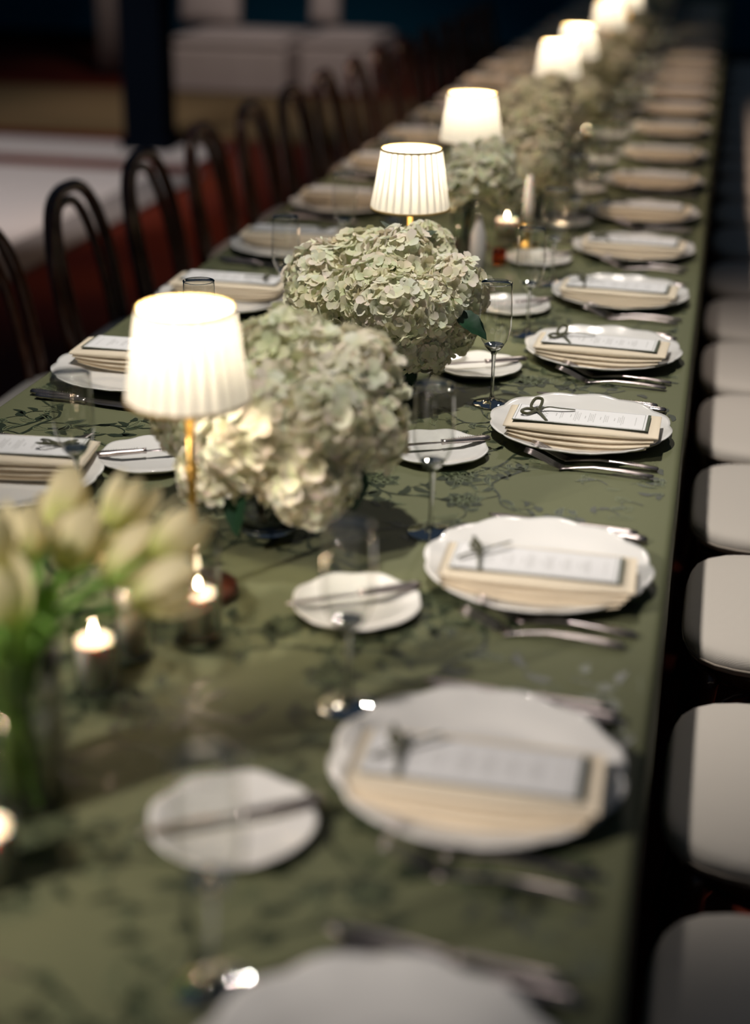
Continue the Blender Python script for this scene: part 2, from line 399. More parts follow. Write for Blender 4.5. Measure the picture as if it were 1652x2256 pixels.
def motif(mb, rnd, ox, oy, rot, sc, mir):
    cs, sn = math.cos(rot), math.sin(rot)
    Z = T + .0006
    def tr(x, y, dz=0): x *= sc * mir; y *= sc; return (ox + x * cs - y * sn, oy + x * sn + y * cs, Z + dz)
    def inside(p): return X0 + .02 < p[0] < X1 - .014 and Y0 + .02 < p[1] < Y1 - .02
    def strip(pts, w0, w1, mi, dz=0):
        P = [Vector((*p, 0)) for p in pts]; vs = []
        for i in range(len(P)):
            t = (P[min(i + 1, len(P) - 1)] - P[max(0, i - 1)]).normalized(); w_ = w0 + (w1 - w0) * i / (len(P) - 1)
            nrm = Vector((-t.y, t.x, 0)) * w_ / 2
            vs += [tr(*(P[i] + nrm)[:2], dz), tr(*(P[i] - nrm)[:2], dz)]
        if all(inside(v) for v in vs): mb.add(vs, [(2 * i, 2 * i + 2, 2 * i + 3, 2 * i + 1) if mir > 0 else (2 * i, 2 * i + 1, 2 * i + 3, 2 * i + 2) for i in range(len(P) - 1)], mi)
    def leaf(x, y, a, L, W, mi, outline=True):
        n = 6; up = []; lo = []
        for i in range(n + 1):
            t = i / n; h = W / 2 * math.sin(PI * t ** .8) * (1 + .18 * math.sin(9 * t)); b = .12 * L * math.sin(PI * t)
            px, py = t * L, b
            ca, sa = math.cos(a), math.sin(a)
            up.append((x + px * ca - (py + h) * sa, y + px * sa + (py + h) * ca)); lo.append((x + px * ca - (py - h) * sa, y + px * sa + (py - h) * ca))
        if mi == 0:
            vs = [tr(*p) for p in up + lo[::-1][1:-1]]
            if all(inside(v) for v in vs):
                if (Vector(vs[0]) - Vector(vs[2])).cross(Vector(vs[-2]) - Vector(vs[2])).z < 0: vs = vs[::-1]
                mb.add(vs, [tuple(range(len(vs)))], 0)
        if mi == 1 or rnd.random() < .4:
            strip(up, .0013, .0013, 1, .0002); strip(lo, .0013, .0013, 1, .0002)
            strip([up[0], ((up[3][0] + lo[3][0]) / 2, (up[3][1] + lo[3][1]) / 2), up[-1]], .001, .0008, 1, .0002)
    ph = rnd.uniform(0, 6)
    main = [(-.13 + .26 * t / 14, .045 * math.sin(t / 14 * 4.6 + ph) + .01 * math.sin(t)) for t in range(15)]
    strip(main, .0065, .0028, 0)
    for k in (2, 5, 8, 11, 13):
        x, y = main[k]; s = rnd.choice((-1, 1)); a = s * rnd.uniform(.6, 1.4); r = rnd.uniform(.02, .04)
        cur = [(x + r * (math.sin(t * .32) * 1.2) * math.cos(a) - s * r * (1 - math.cos(t * .32)) * math.sin(a) * .6, y + r * math.sin(t * .32) * 1.2 * math.sin(a) + s * r * (1 - math.cos(t * .32)) * math.cos(a)) for t in range(11)]
        strip(cur, .003, .001, 0, .0001)
        for q in (3, 6, 9):
            leaf(cur[q][0], cur[q][1], a + rnd.uniform(-1.6, 1.6), rnd.uniform(.02, .042), rnd.uniform(.009, .018), 0 if rnd.random() < .7 else 1)
    for k in (1, 4, 6, 9, 12):
        leaf(main[k][0], main[k][1], rnd.uniform(0, 6.3), rnd.uniform(.022, .042), rnd.uniform(.010, .018), 0 if rnd.random() < .65 else 1)
    fx, fy = main[-1]
    nf = 7; rr = rnd.uniform(.022, .032)
    for k in range(nf):
        a = 2 * PI * k / nf + ph
        leaf(fx + .003 * math.cos(a), fy + .003 * math.sin(a), a, rr, rr * .75, 0)
        leaf(fx + .002 * math.cos(a + .4), fy + .002 * math.sin(a + .4), a + .4, rr * .6, rr * .35, 1)


rnd = random.Random(5); mb = MB()
for j in range(38):
    for i in range(7):
        if j > 22 and (i + j) % 2: continue
        motif(mb, rnd, X0 + .08 + i * .155 + rnd.uniform(-.035, .035), Y0 + .1 + j * .165 + rnd.uniform(-.035, .035), rnd.uniform(0, 6.3), rnd.uniform(.75, 1.1), rnd.choice((-1, 1)))
wp = obj('woven_pattern', mb.build('woven_pattern', [M['pat_dark'], M['pat_light']], False), cl); wp['kind'] = 'stuff'


# ------------------------------------------------------------ china
def scal(nl, amp):
    def f(a, r):
        k = min(1, max(0, (r - .62) / .38)) if r <= 1 else 1
        s = abs(math.cos(a * nl / 2)) ** .8
        return 1 + amp * k * (s - .6)
    return f


def plate_mesh(Rr, h, name, nl, seg):
    P = [(0, .004), (.55, .0045), (.64, .006), (.70, .010 / .02 * h), (.85, h * .72), (.96, h * .93), (1.0, h), (1.003, h - .0012), (.985, h - .0032), (.86, h * .72 - .004), (.71, .010 / .02 * h - .0045), (.62, .001), (.6, 0), (.57, .0), (.56, .0015), (0, .0015)]
    mb = MB(); f = scal(nl, .034); n = seg; vs = []; fs = []
    for (r, z) in P:
        for j in range(n):
            a = 2 * PI * j / n; k = f(a, r); q = max(r, 1e-4) * Rr * k
            k2 = max(0, (r - .7) / .3)
            vs.append((q * math.cos(a), q * math.sin(a), z + .0011 * k2 * math.cos(a * nl)))
    for k in range(len(P) - 1):
        for j in range(n): fs.append((k * n + j, k * n + (j + 1) % n, (k + 1) * n + (j + 1) % n, (k + 1) * n + j))
    fs = [tuple(reversed(f_)) for f_ in fs]
    return mb.add(vs, fs).build(name, M['china'])


PLATE = plate_mesh(.14, .021, 'dinner_plate', 12, 96)
BREAD = plate_mesh(.0755, .013, 'bread_plate', 8, 72)


# napkin: five folded layers
def fold_mesh(L, D, lev, seed, top):
    nx, ns = 24, 16; vs = []; fs = []
    for i in range(nx + 1):
        t = i / nx; x = (t - .5) * L
        e = min(1, math.sin(PI * min(t * 4, .5)) ** .5 if t < .125 else 1)
        pinch = 1 - .35 * max(0, 1 - t * 9) - .08 * max(0, 1 - (1 - t) * 12)
        for k in range(ns):
            a = 2 * PI * k / ns; c, s = math.cos(a), math.sin(a)
            yy = math.copysign(abs(c) ** .25, c) * D / 2; hh = math.copysign(abs(s) ** .7, s) / 2
            lo = .0062 + .0135 * min(1, (abs(x) / .115)) ** 2.6; tt = (.041 - .003 * (abs(x) / .115) ** 2 - lo) / 4.5   # the stack sags into the plate's well
            z0 = lo + tt * (lev + .5) + (.2 * tt if top else 0); zz = hh * tt * pinch * (1.45 if top else .93)
            yy *= 1 - .03 * max(0, 1 - t * 7)
            if yy < 0: yy += (.012 - .002 * lev) * (abs(x) / .115) ** 2
            vs.append((x, yy + .0016 * noise.noise(Vector((x * 18, seed, 0))), z0 + zz + .0007 * noise.noise(Vector((x * 14, yy * 20, seed)))))
    for i in range(nx):
        for k in range(ns): fs.append((i * ns + k, i * ns + (k + 1) % ns, (i + 1) * ns + (k + 1) % ns, (i + 1) * ns + k))
    fs += [tuple(range(ns)), tuple(reversed(range(nx * ns, (nx + 1) * ns)))]
    fs = [tuple(reversed(f)) for f in fs]
    return MB().add(vs, fs).build('fold', M['napkin'])


def make_napkin(seed):
    t = thing('folded_napkin', '', 'napkin')
    for k, (L, D) in enumerate(((.208, .112), (.215, .114), (.222, .111), (.232, .107))):
        obj('fold', fold_mesh(L, D, k, seed * 7 + k, k == 3), t, (.001 * k, -.0012 * (3 - k), 0), (0, 0, R((k - 1.5) * .6)))
    return t, .0425


NAPKINS = [make_napkin(s) for s in range(3)]; NZ = NAPKINS[0][1]


def ribbon_mesh(seed):
    rnd = random.Random(seed); mb = MB()
    def rib(p, w=.0025): sweep(mb, smooth_path(p, 6), (w, .0005), square=True, up=(0, .15, 1))
    def tw(p, w=.0023):
        q = smooth_path(p, 6); sweep(mb, q, [(w, .0006)] * len(q), square=True, up=(0, -.8, .6))
    z = .0022
    if seed == 0:
        tw([(0, 0, z + .002), (-.010, .006, z + .006), (-.006, .024, z + .013), (.004, .026, z + .012), (.004, .010, z + .006), (0, 0, z + .003)])
        tw([(0, 0, z + .002), (-.014, -.006, z + .006), (-.021, -.020, z + .006), (-.012, -.020, z + .003), (0, -.002, z + .003)])
        rib([(0, 0, z + .003), (.016, .010, z + .006), (.034, .012, z + .005), (.056, .020, z + .002)])
        rib([(0, 0, z + .003), (.008, -.014, z + .003), (.020, -.036, z - .0005)])
    elif seed == 1:
        rib([(-.012, .028, z + .012), (-.006, .012, z + .007), (0, 0, z + .004), (.002, -.018, z + .003), (.006, -.04, z - .0005)])
        rib([(-.024, -.020, z + .003), (-.010, -.008, z + .006), (0, 0, z + .005), (.016, .012, z + .008), (.034, .026, z + .010)])
        tw([(0, 0, z + .002), (-.012, .008, z + .007), (-.008, .018, z + .010), (0, .010, z + .006), (0, 0, z + .003)])
    else:
        tw([(0, 0, z + .002), (-.018, .010, z + .008), (-.028, .004, z + .008), (-.016, -.006, z + .004), (0, 0, z + .003)])
        tw([(0, 0, z + .002), (.016, .014, z + .008), (.030, .012, z + .008), (.018, .0, z + .004), (0, 0, z + .003)])
        rib([(0, 0, z + .003), (-.010, -.016, z + .003), (-.016, -.03, z)])
        rib([(0, 0, z + .003), (.020, -.012, z + .004), (.036, -.026, z)])
    lathe(mb, [(.0001, z - .0006), (.003, z + .001), (.0038, z + .004), (.0025, z + .006), (.0001, z + .008)], 10)
    return mb.build('ribbon_bow', M['ribbon'])


RIB = [ribbon_mesh(k) for k in range(3)]
mb = MB(); box(mb, (-.1005, -.0372, 0), (.103, .0372, .0008)); BACKING = mb.build('backing_card', M['green_card'], False)
mb = MB(); box(mb, (-.0995, -.0365, .0009), (.0985, .0365, .0016)); PAPER = mb.build('paper', M['paper'], False)
mb = MB()
for a, b in (((-.0965, .034, 0), (.0955, .0347, 0)), ((-.0965, -.0347, 0), (.0955, -.034, 0)), ((-.0965, -.034, 0), (-.0958, .034, 0)), ((.0948, -.034, 0), (.0955, .034, 0))):
    box(mb, (a[0], a[1], .0016), (b[0], b[1], .00165))
BORDER = mb.build('printed_border', M['green_card'], False)
rnd = random.Random(2); mb = MB()
def words(x, y0, y1, h=.0008):
    y = y0
    while y < y1:
        l = rnd.uniform(.002, .006); box(mb, (x, y, .0016), (x + h, min(y + l, y1), .00164)); y += l + .0012
for k in range(9):                                 # a script heading and then courses, set across the card
    y = -.016 + k * .0036; box(mb, (-.056 + .003 * math.sin(k * 2.1), y, .0016), (-.0535 + .004 * math.sin(k * 2.1), y + .0022, .00164))
for x in (-.038, -.016, .006, .029, .05): words(x, -.006, .006, .0012)
for x, n in ((-.031, 2), (-.010, 4), (.012, 4), (.035, 3), (.056, 4), (.082, 1)):
    for k in range(n):
        hw = rnd.uniform(.012, .024); words(x + k * .0026, -hw, hw)
TEXT = mb.build('printed_text', M['ink'], False)


def make_card(k):
    t = thing('menu_card', '', 'menu card')
    obj('backing_card', BACKING, t, label='dark green backing card'); obj('paper', PAPER, t); obj('printed_border', BORDER, t); obj('printed_text', TEXT, t)
    obj('ribbon_bow', RIB[k], t, (-.068, .002, 0), label='olive velvet ribbon bow')
    return t


CARDS = [make_card(k) for k in range(3)]


# cutlery, along +x handle end at x=0, tip at -x
def make_fork():
    t = thing('dinner_fork', '', 'fork'); mb = MB(); L = .185
    pts = [(0, 0, .0045), (-.02, 0, .0062), (-.05, 0, .0078), (-.085, 0, .0075), (-.11, 0, .004), (-.125, 0, .0026)]
    d = [(.0062, .002), (.0066, .0016), (.0045, .0017), (.0028, .0022), (.003, .002), (.0062, .0014)]
    sweep(mb, [(.0025, 0, .0042)] + pts + [(-.134, 0, .003)], [(.003, .0015)] + d + [(.0115, .0012)], n=10)
    obj('handle', mb.build('handle', M['silver']), t)
    mb = MB()
    for s in (-1, 1):
        for k in range(14):
            x = -.004 - k * .0032; lathe(mb, [(.0002, .0078), (.0009, .0082), (.0002, .0088)], 6, cx=x, cy=s * (.0054 - k * .00004))
    obj('beading', mb.build('beading', M['silver']), t)
    for k in range(4):
        y = (k - 1.5) * .0062; mb = MB()
        sweep(mb, [(-.132, y * .8, .003), (-.145, y, .0075), (-.160, y, .0145), (-.175, y * .96, .0205), (-.187, y * .95, .024)], [(.0014, .0011), (.0015, .001), (.0013, .0009), (.001, .0008), (.0004, .0004)], n=6)
        obj('tine', mb.build('tine', M['silver']), t)
    return t


def make_knife(name, L, hl, cat, bw=1):
    t = thing(name, '', cat); mb = MB()
    sweep(mb, [(.002, 0, .005), (0, 0, .005), (-.01, 0, .005), (-hl * .5, 0, .005), (-hl + .006, 0, .005), (-hl, 0, .005)], [(.003, .002), (.0065, .0038), (.0075, .0045), (.0058, .0042), (.0045, .0036), (.006, .0042)], n=12)
    obj('handle', mb.build('handle', M['silver']), t)
    mb = MB()
    for s in (-1, 1):
        for k in range(16): lathe(mb, [(.0002, .0085), (.0009, .009), (.0002, .0096)], 6, cx=-.006 - k * hl * .05, cy=s * .0045)
    obj('beading', mb.build('beading', M['silver']), t)
    mb = MB()
    B = L - hl; q = [(0, .003), (.08, .005), (.3, .007), (.6, .008), (.85, .0072), (.95, .0045), (1, .001)]
    sweep(mb, [(-hl - B * a, .002 * math.sin(a * 3), .0045) for a, _ in q], [(b_ * bw, .0010) for _, b_ in q], n=8)
    obj('blade', mb.build('blade', M['silver']), t)
    return t


FORK = make_fork(); KNIFE = make_knife('table_knife', .2, .09, 'knife'); BUTTER = make_knife('butter_knife', .165, .075, 'knife', .65)


def make_flute():
    t = thing('champagne_flute', '', 'glass')
    out = [(.0045, .088), (.010, .0925), (.0165, .101), (.0215, .111), (.0252, .123), (.0268, .135), (.0268, .15), (.0262, .17), (.0252, .19), (.0246, .2035)]
    inn = [(r - .0009, z + .0005) for r, z in out[2:]]
    mb = MB(); lathe(mb, out[1:], 40)          # bowl wall: one thin-walled shell
    me = mb.build('bowl', M['flute'])
    obj('bowl', me, t)
    mb = MB(); lathe(mb, [(.0236, .2033), (.0247, .2042), (.0255, .2036), (.0247, .2028)], 40, close=True); obj('rim', mb.build('rim', M['glass']), t)
    mb = MB(); lathe(mb, [(.0001, .099), (.006, .0992), (.0125, .1015), (.0155, .1022), (.0168, .1014), (.0112, .0935), (.006, .0895), (.0038, .084), (.003, .07), (.0028, .045), (.0031, .02), (.0045, .010), (.009, .0055), (.020, .003), (.030, .0022), (.0315, .0014), (.030, .0003), (.0001, .0003)], 36)
    obj('stem', mb.build('stem', M['glass']), t)
    return t


FLUTE = make_flute()

rYs = [.785, 1.215, 1.681, 2.215, 2.639, 3.056, 3.484, 3.901, 4.361, 4.836, 5.36, 5.857, 6.34, 6.82, 7.3, 7.78, 8.26, 8.74, 9.22, 9.7, 10.2, 10.7, 11.2]
lYs = [1.80, 2.313, 2.814, 3.298, 3.802, 4.36, 4.88, 5.39, 5.9, 6.4, 6.9, 7.4, 7.9, 8.4, 8.9, 9.4, 9.9, 10.4, 10.9]
used = set()
rnd = random.Random(11)


def place(src, x, y, z, rz, label, group, tilt=0):
    if src.name not in used and 'k' not in src:
        used.add(src.name); o = src; o.location = (x, y, z); o.rotation_euler = (0, tilt, rz); o['label'] = label; o['group'] = group; o['src'] = 1
        return o
    o = dup(src, (x, y, z), (0, tilt, rz), label, group); return o


def pm(src_me, name, x, y, z, rz, label, cat, group):
    return tag(obj(name, src_me, None, (x, y, z), (0, 0, rz)), label, cat, group)


def setting(px, y, flip, i):
    side = 'cushioned-chair side' if not flip else 'arched-chair side'
    nth = ORD[i] + ' place from the near end, ' + side
    s = -1 if flip else 1; rot = PI if flip else 0
    j = lambda a: rnd.uniform(-a, a)
    def W(dx, dy): return px + s * dx, y + s * dy
    pm(PLATE, 'dinner_plate', px, y, T + .0008, rot + j(.2), 'scalloped white dinner plate, ' + nth, 'plate', 'scalloped dinner plates')
    nd = -.045
    a = rot + j(.035) + (-.02 if not flip else .02); nx, nyy = W(.0 + j(.004), nd + j(.006))
    if flip and i == 0: a = PI + .12
    k = {2: 1, 3: 0}.get(i, rnd.randrange(3)) if not flip else rnd.randrange(3)
    place(NAPKINS[i % 3][0], nx, nyy, T + .0008, a, 'ivory napkin folded in layers on dinner plate, ' + nth, 'folded napkins')
    cx, cy = nx, nyy + s * (.0 if not flip else 0)
    place(CARDS[k], cx, cy, T + NZ, a, 'ribboned menu card on napkin, ' + nth, 'menu cards')
    bx, by = W(-.2 + (.03 if flip else 0), -.138)
    pm(BREAD, 'bread_plate', bx + j(.006), by + j(.006), T + .0008, rot + j(.5), 'small bread plate with knife, ' + nth, 'plate', 'bread plates')
    an = R(31) + j(.06); L = .165 / 2
    place(BUTTER, bx + s * L * math.cos(an), by + s * L * math.sin(an), T + .0125, rot + an, 'butter knife laid across bread plate, ' + nth, 'butter knives')
    fx, fy = W(-.152 + j(.006), .098 + j(.012))
    place(FLUTE, fx, fy, T + .0008, j(3), 'empty champagne flute, ' + nth, 'champagne flutes')
    if y < 7.2:
        for q, (dx, dy) in enumerate(((.127, -.136), (.121, -.168))):
            x_, y_ = W(dx + j(.004), dy + j(.003)); place(FORK, x_, y_, T + .001, rot + R(-4) + j(.02), ('fork nearer the plate, ' if q == 0 else 'outer fork, ') + nth, 'dinner forks')
        for q, (dx, dy) in enumerate(((.128, .134), (.112, .152))):
            x_, y_ = W(dx + j(.004), dy + j(.002)); place(KNIFE, x_, y_, T + .001, rot + R(-6) + j(.02), ('knife nearer the plate, ' if q == 0 else 'outer knife, ') + nth, 'table knives')


for i, y in enumerate(rYs): setting(-.165, y, False, i)
for i, y in enumerate(lYs): setting(-.935, y, True, i)


# ------------------------------------------------------------ lamps
def make_lamp():
    t = thing('table_lamp', '', 'lamp')
    mb = MB(); lathe(mb, [(.0001, 0), (.049, 0), (.051, .003), (.051, .010), (.047, .014), (.012, .017), (.008, .022), (.0001, .022)], 48)
    obj('base', mb.build('base', M['base']), t, label='dark mahogany disc base')
    mb = MB(); lathe(mb, [(.0001, .018), (.0075, .018), (.0075, .03), (.0052, .034), (.0052, .148), (.0075, .150), (.0075, .153), (.0055, .155), (.0055, .165), (.0072, .167), (.0072, .170), (.0052, .172), (.0052, .262), (.0001, .262)], 20)
    obj('stem', mb.build('stem', M['brass']), t, label='slim brass stem')
    mb = MB(); lathe(mb, [(.0001, .153), (.006, .1545), (.0088, .16), (.006, .1655), (.0001, .167)], 20); obj('knob', mb.build('knob', M['brass']), t)
    mb = MB(); n = 336; NP = 28; zs = [.246, .252, .26, .28, .3, .32, .338, .346, .352]; vs = []; fs = []
    for z in zs:
        u = (z - .246) / .106; r0 = .071 + (.0535 - .071) * u; am = .0016 * (1 if .25 < z < .35 else .35)
        for j in range(n):
            a = 2 * PI * j / n; ph = (j % (n // NP)) / (n // NP)
            wv = min(1, 6 * (ph if ph < .5 else 1 - ph))
            r = r0 + am * (wv ** .6 - .5) + .0006 * math.sin(a * 9 + z * 30) + .0005 * noise.noise(Vector((a * 6, z * 8, 1)))
            vs.append((r * math.cos(a), r * math.sin(a), z))
    for k in range(len(zs) - 1):
        for j in range(n): fs.append((k * n + j, k * n + (j + 1) % n, (k + 1) * n + (j + 1) % n, (k + 1) * n + j))
    mb.add(vs, fs)
    for q in range(NP):                       # the cloth lies double behind each pleat
        a0 = 2 * PI * (q - .13) / NP; a1 = 2 * PI * (q + .17) / NP
        mb.add([((.071 - .0175 * (z - .246) / .106 - .0022) * math.cos(a), (.071 - .0175 * (z - .246) / .106 - .0022) * math.sin(a), z) for z in (.25, .349) for a in (a0, a1)], [(0, 1, 3, 2)])
    sh = obj('lamp_shade', mb.build('lamp_shade', M['shade']), t, label='lit cream pleated fabric shade')
    for nm, z, r in (('top_trim', .3515, .0538), ('bottom_trim', .2475, .0712)):
        mb = MB(); lathe(mb, [(r - .0012, z - .0022), (r + .0014, z - .0022), (r + .0012, z + .0018), (r - .0012, z + .0018)], 96, close=True); obj(nm, mb.build(nm, M['trim']), sh)
    mb = MB(); lathe(mb, [(.0001, .262), (.008, .264), (.010, .272), (.016, .288), (.0165, .298), (.012, .308), (.0001, .312)], 20); obj('bulb', mb.build('bulb', M['bulb']), t)
    mb = MB()
    for k in range(3):
        a = k * 2.094; sweep(mb, [(.007 * math.cos(a), .007 * math.sin(a), .260), (.069 * math.cos(a), .069 * math.sin(a), .250)], .0009, 6)
    obj('shade_carrier', mb.build('shade_carrier', M['brass']), t)
    d = bpy.data.lights.new('lamp_light', 'POINT'); d.energy = 5; d.color = (1, .88, .68); d.shadow_soft_size = .02
    l = obj('lamp_light', d, t, (0, 0, .325))
    return t


LAMP = make_lamp()
lamps = [(-.556, 1.53), (-.529, 2.655), (-.548, 3.44), (-.492, 4.72), (-.489, 5.28), (-.476, 6.44), (-.47, 7.5), (-.48, 8.9)]
lab = ['lit pleated-shade lamp beside the foremost tall votive, largest of the row', 'lit pleated-shade lamp standing just behind the sharp hydrangea arrangement', 'third lit pleated-shade lamp of the row, beside the tall flower vase',
       'fourth lit pleated-shade lamp from the near end', 'fifth lit pleated-shade lamp, partly hidden behind the fourth', 'sixth lit pleated-shade lamp, cut by the top edge of the picture', 'seventh lit pleated-shade lamp, small and pale behind the sixth', 'eighth pleated-shade lamp at the far end of the table']
for k, (x, y) in enumerate(lamps):
    if k == 0: LAMP.location = (x, y, T + .0008); LAMP['label'] = lab[0]; LAMP['group'] = 'pleated table lamps'
    else: dup(LAMP, (x, y, T + .0008), (0, 0, k * 1.1), lab[k], 'pleated table lamps')


# ------------------------------------------------------------ candles
def cyl_glass(mb, r, h, th=.0016, n=40):
    lathe(mb, [(r - .003, .0004), (r, .003), (r, h), (r - .0006, h + .0008), (r - th, h), (r - th, .008), (.0001, .006)], n)


def votive(x, y, r, h, wax, lit, label, glass='thin', seed=0):
    t = thing('glass_votive', label, 'candle', (x, y, T + .0008), seed, 'glass votive candles')
    mb = MB(); cyl_glass(mb, r, h); obj('glass_cup', mb.build('glass_cup', M[glass]), t)
    mb = MB(); rw = r - .0028; lathe(mb, [(.0001, .009), (rw, .009), (rw, wax + .001), (rw - .001, wax + .002), (rw - .005, wax), (.004, wax - .001), (.0001, wax - .001)], 36); obj('wax', mb.build('wax', M['wax']), t)
    mb = MB(); sweep(mb, [(0, 0, wax - .001), (0, 0, wax + .005), (.001, 0, wax + .009)], .0007, 6); obj('wick', mb.build('wick', M['wick']), t)
    if lit:
        mb = MB(); z = wax + .006; lathe(mb, [(.0001, z), (.002, z + .002), (.0029, z + .0048), (.0024, z + .008), (.0011, z + .012), (.0001, z + .0145)], 14); f = obj('flame', mb.build('flame', M['flame']), t, label='small bright flame')
        d = bpy.data.lights.new('candle_light', 'POINT'); d.energy = .1; d.color = (1, .68, .42); d.shadow_soft_size = .004
        obj('candle_light', d, t, (0, 0, z + .02))
    return t


votive(-.517, 1.431, .0258, .128, .052, True, 'tall clear glass votive with lit candle in front of the foremost lamp')
votive(-.583, 1.29, .0255, .075, .056, True, 'short clear glass votive with lit candle beside the tulips')
votive(-.572, 1.372, .024, .10, .082, False, 'unlit taupe candle in glass behind the short tulip-side votive')
votive(-.578, 3.15, .0195, .085, .066, True, 'lit white candle in glass just behind the sharp hydrangeas')
votive(-.471, 3.548, .031, .075, .048, True, 'wide lit votive behind the pale bud vase')
votive(-.452, 3.30, .016, .035, .016, False, 'tiny amber glass votive at foot of the bud vase', 'amber')
votive(-.40, 4.15, .026, .09, .05, True, 'lit glass votive among the flowers beyond the third lamp')
votive(-.42, 5.0, .026, .09, .05, True, 'lit glass votive between the fourth and fifth lamps')
votive(-.543, .962, .0255, .075, .05, True, 'clear glass votive cut off by the picture edge, nearest the camera beside the tulip vase')
t = thing('candlestick', 'white taper candle in a brass candlestick behind the flutes', 'candle', (-.415, 3.50, T + .0008))
mb = MB(); lathe(mb, [(.0001, 0), (.028, 0), (.029, .003), (.01, .008), (.005, .014), (.005, .028), (.009, .034), (.0135, .042), (.0135, .05), (.0001, .05)], 32); obj('holder', mb.build('holder', M['brass']), t, label='brass holder')
mb = MB(); lathe(mb, [(.0001, .046), (.0125, .046), (.0118, .1), (.0095, .15), (.006, .164), (.0001, .167)], 24); obj('taper', mb.build('taper', M['wax']), t)
mb = MB(); sweep(mb, [(0, 0, .165), (0, 0, .175)], .0007, 6); obj('wick', mb.build('wick', M['wick']), t)
t = thing('bud_vase', 'slim pale grey bottle vase beside the tall green-stemmed vase', 'vase', (-.487, 3.21, T + .0008))
mb = MB(); lathe(mb, [(.0001, 0), (.0145, 0), (.017, .004), (.018, .05), (.0165, .085), (.009, .108), (.0065, .118), (.0075, .126), (.005, .126), (.0045, .11), (.0001, .1)], 32); obj('body', mb.build('body', M['vase']), t)


# ------------------------------------------------------------ hydrangeas
def petal(mb, c, nrm, ax, L, W, col, curl, cup):
    """a broad petal as a 3 x 4 patch growing from c along ax"""
    s = nrm.cross(ax).normalized(); vs = []; cs = []
    for i, (t, wd) in enumerate(((0, .15), (.35, .8), (.7, 1.0), (1.0, .55))):
        for k in (-1, 0, 1):
            p = c + ax * (L * (t + (.06 if k == 0 and i == 3 else 0))) + s * (W / 2 * wd * k) + nrm * (curl * L * t * t + cup * W * (abs(k) * .35) * math.sin(PI * min(t, .9)))
            vs.append(p)
    fs = [(i * 3 + k, i * 3 + k + 1, i * 3 + 4 + k, i * 3 + 3 + k) for i in range(3) for k in range(2)]
    o = len(mb.v); mb.v += [tuple(p) for p in vs]; mb.f += [tuple(q + o for q in f) for f in fs]; mb.m += [0] * len(fs)
    for i, t in enumerate((0, .35, .7, 1)):
        g = 1 - t; mb.c += [tuple(col[a] * (1 - .35 * g) + (.5, .6, .2)[a] * .35 * g for a in range(3))] * 3


def head_mesh(Rh, n, seed, green):
    rnd = random.Random(seed); mb = MB()
    for k in range(n):
        z = 1 - 2 * (k + .5) / n
        if z < -.75: continue
        a = k * 2.39996; q = math.sqrt(1 - z * z)
        d = Vector((q * math.cos(a), q * math.sin(a), z)) + Vector([rnd.uniform(-.07, .07) for _ in range(3)]); d.normalize()
        r = Rh * (1 + rnd.uniform(-.10, .05) + .09 * noise.noise(d * 2.2 + Vector((seed, 0, 0))))
        c = d * r; nr = (d + Vector([rnd.uniform(-.45, .45) for _ in range(3)])).normalized()
        a0 = nr.orthogonal().normalized(); a0.rotate(Matrix.Rotation(rnd.uniform(0, 6.28), 3, nr)); fs_ = rnd.uniform(.0125, .0175)
        g = min(1, max(0, rnd.gauss(green, .3) + .3 * noise.noise(d * 3 + Vector((0, seed, 0)))))
        base = Vector((.95, .90, .77)).lerp(Vector((.72, .74, .40)), g * .65).lerp(Vector((.80, .70, .55)), max(0, rnd.gauss(.15, .18)))
        curl = rnd.uniform(-.25, .35); cup = rnd.uniform(.1, .9)
        for p in range(4):
            ax = a0.copy(); ax.rotate(Matrix.Rotation(p * PI / 2 + rnd.uniform(-.15, .15), 3, nr))
            ax = (ax + nr * rnd.uniform(-.1, .35)).normalized()
            col = tuple(min(1, x * rnd.uniform(.93, 1.05)) for x in base)
            petal(mb, c + nr * .0006 * (p % 2), nr, ax, fs_ * rnd.uniform(.9, 1.15), fs_ * rnd.uniform(1.0, 1.3), col, curl + rnd.uniform(-.15, .15), cup)
        sweep(mb, [d * Rh * .55, c], .0007, 3, cap=False, col=(.45, .55, .2))
    lathe(mb, [(.0001, -Rh * .78), (Rh * .5, -Rh * .6), (Rh * .76, -Rh * .1), (Rh * .66, Rh * .42), (.0001, Rh * .78)], 16)
    for q in range(16 * 5): mb.c[-1 - q] = (.2, .24, .08)
    return mb.build('flower_head', M['petal'], cols=True)


HEADS = [head_mesh(.062, 185, s, g) for s, g in ((1, .15), (2, .4), (3, .05), (4, .6))]
HEADS_FAR = [head_mesh(.062, 100, s, g) for s, g in ((11, .2), (12, .4))]


def leaf_mesh(seed, L=.08, W=.045):
    rnd = random.Random(seed); vs = []; n = 10
    for i in range(n + 1):
        t = i / n; h = W / 2 * math.sin(PI * t ** .85) + (.0018 if i % 2 else 0) * (0 < i < n)
        z = -.25 * L * t * t
        for k in (-1, -.5, 0, .5, 1): vs.append((t * L, k * h, z + .22 * abs(k) * h + .001 * math.sin(t * 20 + k * 3)))
    fs = [(i * 5 + k, (i + 1) * 5 + k, (i + 1) * 5 + k + 1, i * 5 + k + 1) for i in range(n) for k in range(4)]
    return MB().add(vs, fs).build('leaf', M['leaf'])


LEAF = leaf_mesh(1)


def bowl_vase(h, r, tall):
    mb = MB()
    if tall: cyl_glass(mb, r, h)
    else: lathe(mb, [(.0001, .0004), (r * .7, .0004), (r * .82, .004), (r, h * .45), (r * .98, h * .7), (r * .86, h), (r * .84, h + .001), (r * .82, h), (r * .95, h * .65), (r * .96, h * .45), (r * .78, .009), (.0001, .007)], 48)
    return mb


